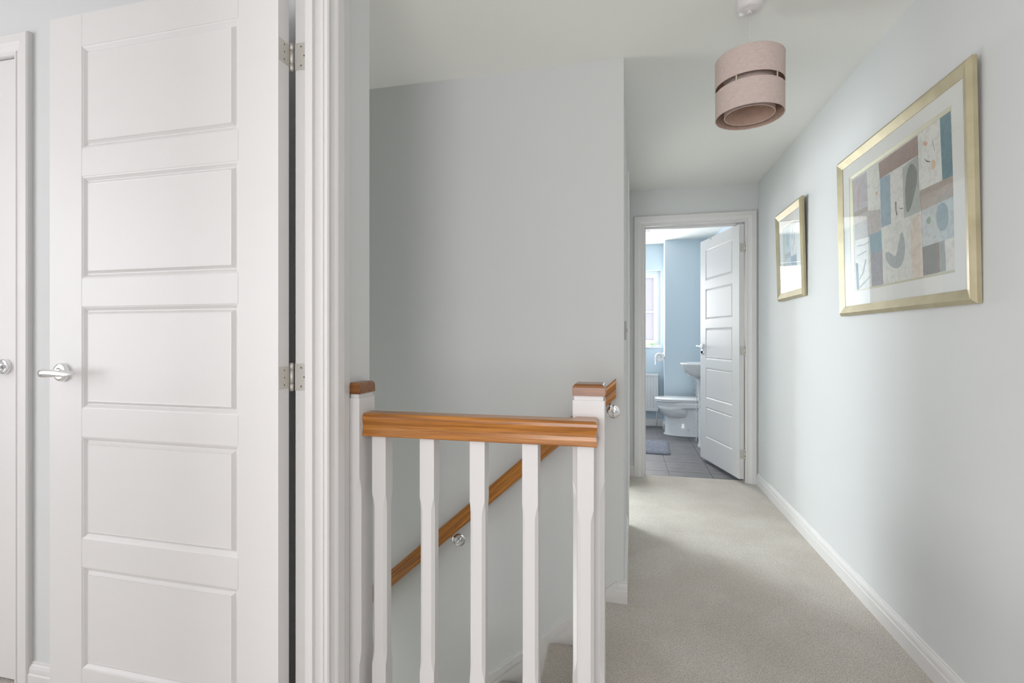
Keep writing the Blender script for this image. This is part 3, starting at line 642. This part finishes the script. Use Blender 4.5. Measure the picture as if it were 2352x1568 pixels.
# radiator
ra = tag(empty('radiator', (-.02, 6.50, .2)), 'white panel radiator under the bathroom window', 'radiator')
rb = MB(); xa, xb = -.40, .405
pts = []; n = 23; stp = (xb - xa) / n
for i in range(n):
    x = xa + stp * i
    pts += [(x, 0), (x + stp * .25, 0), (x + stp * .38, .007), (x + stp * .87, .007)]
pts.append((xb, 0))
rg = [[(x + .02, -.03 + d - 0, z) for x, d in pts] for z in (.03, .445)]
rb.loft(rg, False, (False, False), closed=False)
for z0, z1 in ((.0, .03), (.445, .468)): rb.box((xa + .02, -.034, z0), (xb + .02, -.02, z1), .002)
rb.box((xa + .02, -.022, 0), (xb + .02, .03, .468)); rb.build('radiator_panel', 'radi', ra)
gr = MB()
for i in range(26): gr.box((xa + .03 + i * .031, -.018, .468), (xa + .045 + i * .031, .026, .471))
gr.build('top_grille', 'radi', ra)
MB().tube([(xb - .015 + .02, 0, .0), (xb + .005, 0, -.03), (xb + .005, .0, -.19)], .0075, 10).build('pipe', 'radi', ra)
# toilet roll + holder
tr = tag(empty('toilet_roll_holder', (.474, 6.40, .93)), 'chrome toilet roll holder on the boxing corner', 'toilet roll holder')
MB().cyl((0, 0, 0), (-.012, 0, 0), .018, .015, 20).build('wall_plate', 'chrome', tr)
MB().tube([(-.010, 0, 0), (-.050, 0, 0), (-.059, 0, -.006), (-.060, 0, -.034), (-.060, -.006, -.044), (-.060, -.112, -.044)], .0045, 10).build('arm', 'chrome', tr)
ro = tag(empty('toilet_roll', (.414, 6.342, .886)), 'white toilet roll with a hanging sheet on the chrome holder', 'toilet roll')
MB().lathe([(.017, -.048), (.052, -.048), (.054, -.046), (.054, .046), (.052, .048), (.017, .048), (.017, -.048)], axis='Y', n=36).build('roll', 'paper', ro)
MB().add([(-.0525, -.046, .01), (-.0525, .046, .01), (-.052, .046, -.085), (-.050, -.046, -.095)], [(0, 1, 2, 3)]).build('hanging_sheet', 'paper', ro)
# succulent in pot on sill
sp_ = tag(empty('potted_succulent', (.335, 6.585, 1.013)), 'small green succulent in a grey dish on the bathroom sill', 'plant')
MB().lathe([(.0001, 0), (.026, 0), (.036, .010), (.040, .026), (.037, .026), (.032, .020), (.0001, .020)], n=24).build('dish', 'pot', sp_)
lf = MB()
for i in range(26):
    a_ = i * 2.4; q = .006 + .018 * (i / 26); el = 1.2 - .9 * i / 26; d = Vector((math.cos(a_) * math.cos(el), math.sin(a_) * math.cos(el), math.sin(el)))
    p = Vector((q * math.cos(a_), q * math.sin(a_), .022)); lf.tube([p, p + d * .014, p + d * .026], [.003, .0045, .0006], 6)
o = lf.build('leaves', 'leaf', sp_); o['kind'] = 'stuff'
dv = tag(MB().tube([(0, 0, .006), (.03, 0, .012), (.055, .004, .006), (.07, .01, .03), (.078, .012, .045)], [.006, .009, .007, .004, .002], 8).build('driftwood', 'pot', None, (.385, 6.57, 1.013)), 'pale grey ornament lying on the sill beside the succulent', 'ornament')
# extractor fan on the ceiling
ef = tag(empty('extractor_fan', (.185, 5.66, CE)), 'white extractor fan with round grille on the bathroom ceiling', 'extractor fan')
MB().box((-.085, -.085, -.016), (.085, .085, 0), .006).build('housing', 'upvc', ef)
for r_ in (.03, .045, .06, .075):
    MB().lathe([(r_, -.016), (r_ + .002, -.026), (r_ + .006, -.026), (r_ + .008, -.016)], n=32).build('grille_ring', 'upvc', ef)
MB().lathe([(.0001, -.019), (.07, -.017)], n=32).build('fan_opening', 'rocker', ef)
# bath mat
bm_ = MB(); nx, ny = 44, 30; mw, mh = .50, .62
vs = []
for j in range(ny + 1):
    for i in range(nx + 1):
        u, v = i / nx - .5, j / ny - .5
        e = min(.5 - abs(u), .5 - abs(v)); cr = .5 - max(0, (abs(u) * mw + abs(v) * mh - (mw + mh) / 2 + .05)) * .35
        k = cr / .5
        z = .006 + .014 * min(1, e * 14) + .006 * (noise.noise(Vector((u * 28, v * 24, 1))) if e > .01 else 0)
        vs.append((u * mw * k, v * mh * k, max(z, .004)))
fs = [(j*(nx+1)+i, j*(nx+1)+i+1, (j+1)*(nx+1)+i+1, (j+1)*(nx+1)+i) for j in range(ny) for i in range(nx)]
bm_.add(vs, fs, True)
bd = [(i, 0) for i in range(nx + 1)] + [(nx, j) for j in range(1, ny + 1)] + [(i, ny) for i in range(nx - 1, -1, -1)] + [(0, j) for j in range(ny - 1, 0, -1)]
e1 = [vs[j * (nx + 1) + i] for i, j in bd]; bm_.loft([e1, [(p[0], p[1], 0) for p in e1]], False, (False, True))
tag(bm_.build('bath_mat', 'matrug', None, (.19, 5.27, 0), (0, 0, R(-2))), 'blue grey chenille bath mat on the dark tiled floor', 'bath mat')
# toilet (nose towards -X)
to = tag(empty('toilet', (1.0, 6.03, 0)), 'white ceramic toilet with closed lid beside the basin', 'toilet')
def dshape(xn, xb, hw, z, n=40, p=2.3, drop=0.0, sq=.5):
    """outline: round nose at xn, square-ish back at xb (x<0 local, back at 0)"""
    xm = xn + (xb - xn) * sq; out = []
    for i in range(n):
        t = 2 * math.pi * i / n; cx, sy = math.cos(t), math.sin(t)
        ex = 2 / p if cx < 0 else .35
        x = xm + (xm - xn if cx < 0 else xb - xm) * math.copysign(abs(cx) ** ex, cx)
        y = hw * math.copysign(abs(sy) ** (2 / p if cx < 0 else .5), sy)
        out.append((x, y, z + drop * 0))
    return out
bw_ = MB().loft([dshape(-.49, -.36, .06, .200), dshape(-.525, -.33, .115, .207), dshape(-.56, -.31, .145, .228), dshape(-.595, -.30, .163, .265), dshape(-.620, -.30, .172, .300), dshape(-.636, -.31, .176, .328), dshape(-.640, -.04, .176, .334), dshape(-.641, -.01, .177, .340), dshape(-.652, -.01, .179, .368), dshape(-.658, -.01, .180, .392)], True)
bw_.build('bowl', 'ceramic', to)
MB().loft([dshape(-.565, -.01, .142, 0), dshape(-.562, -.01, .140, .012), dshape(-.548, -.01, .128, .03), dshape(-.545, -.01, .124, .20), dshape(-.54, -.01, .124, .25), dshape(-.50, -.01, .13, .335)], True).build('pedestal', 'ceramic', to)
MB().loft([dshape(-.664, -.19, .181, .393), dshape(-.666, -.19, .183, .400), dshape(-.664, -.19, .182, .408)], True).build('seat', 'ceramic', to)
MB().loft([dshape(-.664, -.17, .182, .410), dshape(-.667, -.17, .184, .418), dshape(-.660, -.17, .180, .428), dshape(-.62, -.18, .155, .434), dshape(-.45, -.22, .05, .436)], True).build('lid', 'ceramic', to)
MB().box((-.17, -.19, .40), (-.002, .19, .80), .02).build('cistern', 'ceramic', to)
MB().cyl((-.30, -.124, .075), (-.30, -.134, .075), .013, .012, 16).build('fixing_cap', 'ceramic', to)
# basin
ba = tag(empty('basin', (1.0, 5.38, 0)), 'white pedestal wash basin partly behind the bathroom door', 'basin')
bo = MB().loft([dshape(-.30, -.06, .13, .722, p=2.4), dshape(-.355, -.03, .175, .729, p=2.5), dshape(-.385, -.01, .20, .745, p=2.5), dshape(-.408, -.008, .222, .775, p=2.5), dshape(-.427, -.005, .239, .812, p=2.5), dshape(-.44, 0, .250, .850, p=2.5), dshape(-.445, 0, .255, .862, p=2.5), dshape(-.44, -.004, .25, .868, p=2.5), dshape(-.41, -.09, .215, .866, p=2.5), dshape(-.38, -.11, .18, .82, p=2.3), dshape(-.30, -.15, .10, .78, p=2.2)], True)
bo.build('bowl', 'ceramic', ba)
MB().loft([dshape(-.275, -.02, .105, 0), dshape(-.272, -.02, .10, .02), dshape(-.262, -.02, .088, .05), dshape(-.262, -.02, .082, .4), dshape(-.275, -.02, .09, .66), dshape(-.31, -.02, .12, .725)], True).build('pedestal', 'ceramic', ba)
MB().cyl((-.07, 0, .866), (-.07, 0, .93), .018, .016, 18).tube([(-.07, 0, .92), (-.11, 0, .935), (-.17, 0, .925), (-.175, 0, .915)], [.012, .012, .011, .010], 14).build('tap', 'chrome', ba)
# white beaded garland hanging in front of the pedestal
for gi, (gx, gy, zt, zb, lab) in enumerate(((.703, 5.275, .69, .075, 'white beaded cord with curling loops, outer strand by the basin pedestal'), (.738, 5.235, .66, .03, 'white beaded cord hanging in line with the bathroom door edge'))):
    g = tag(empty('beaded_garland', (gx, gy, zt)), lab, 'garland', 'beaded garlands hanging by the basin')
    bd_ = MB(); nb = 62
    for i in range(nb):
        z = -(zt - zb) * i / nb; a_ = i * 1.3
        cx, cy = .0035 * math.cos(a_), .0035 * math.sin(a_)
        bd_.lathe([(.0002, -.0055), (.0045, -.003), (.0055, 0), (.0045, .003), (.0002, .0055)], (cx, cy, z), 'Z', 8)
    o = bd_.build('beads', 'string', g); o['kind'] = 'stuff'
    for i in range(9):
        z = -(zt - zb) * (i + .4) / 9; sgn = -1 if i % 2 == gi else 1
        MB().tube([(0, 0, z), (sgn * .012, -.004, z + .018), (sgn * .02, -.004, z + .004), (sgn * .018, -.002, z - .016), (sgn * .024, -.002, z - .03)], .0014, 6).build('loop', 'string', g)
# small hook on top of bathroom door
hk = tag(empty('door_hook', (.737, 4.617, 2.013), (0, 0, th3)), 'small cream hook on the top edge of the bathroom door', 'hook')
MB().box((-.012, -.002, -.02), (.012, 0, .002)).box((-.012, -.002, .0), (.012, .040, .002)).build('hook_strap', 'plastic', hk)
MB().tube([(0, -.002, -.012), (0, -.014, -.018), (0, -.020, -.008)], .002, 8).build('hook_prong', 'plastic', hk)
# windows behind the viewer and in the side rooms (give the daylight its opening)
def plain_window(name, c, w_, h_, axis, label):
    o = struct(empty(name, c, (0, 0, 0 if axis == 'Y' else R(90))), label); m_ = MB(); d = .03
    rectframe(m_, -w_/2, w_/2, -h_/2, h_/2, .06, -d, d); m_.box((-.02, -d, -h_/2), (.02, d, h_/2)); m_.build('window_frame', 'upvc', o)
    for s_ in (-1, 1): MB().box((s_ * w_/4 - w_/4 + .04, -.004, -h_/2 + .05), (s_ * w_/4 + w_/4 - .04, .004, h_/2 - .05)).build('pane', 'frost', o)
plain_window('window_2', (-.25, -1.9, 1.3), 1.1, 1.5, 'Y', 'window behind the viewer')
plain_window('window_3', (-3.69, -.80, 1.40), 1.6, 1.5, 'X', 'bedroom window')
plain_window('window_5', (-2.75, 5.84, 1.35), 1.5, 1.5, 'Y', 'added side room back window for the fill light')  # unseen window added so the side room fill has an opening
plain_window('window_4', (-3.69, 4.975, 1.25), 1.35, 1.5, 'X', 'side room window')
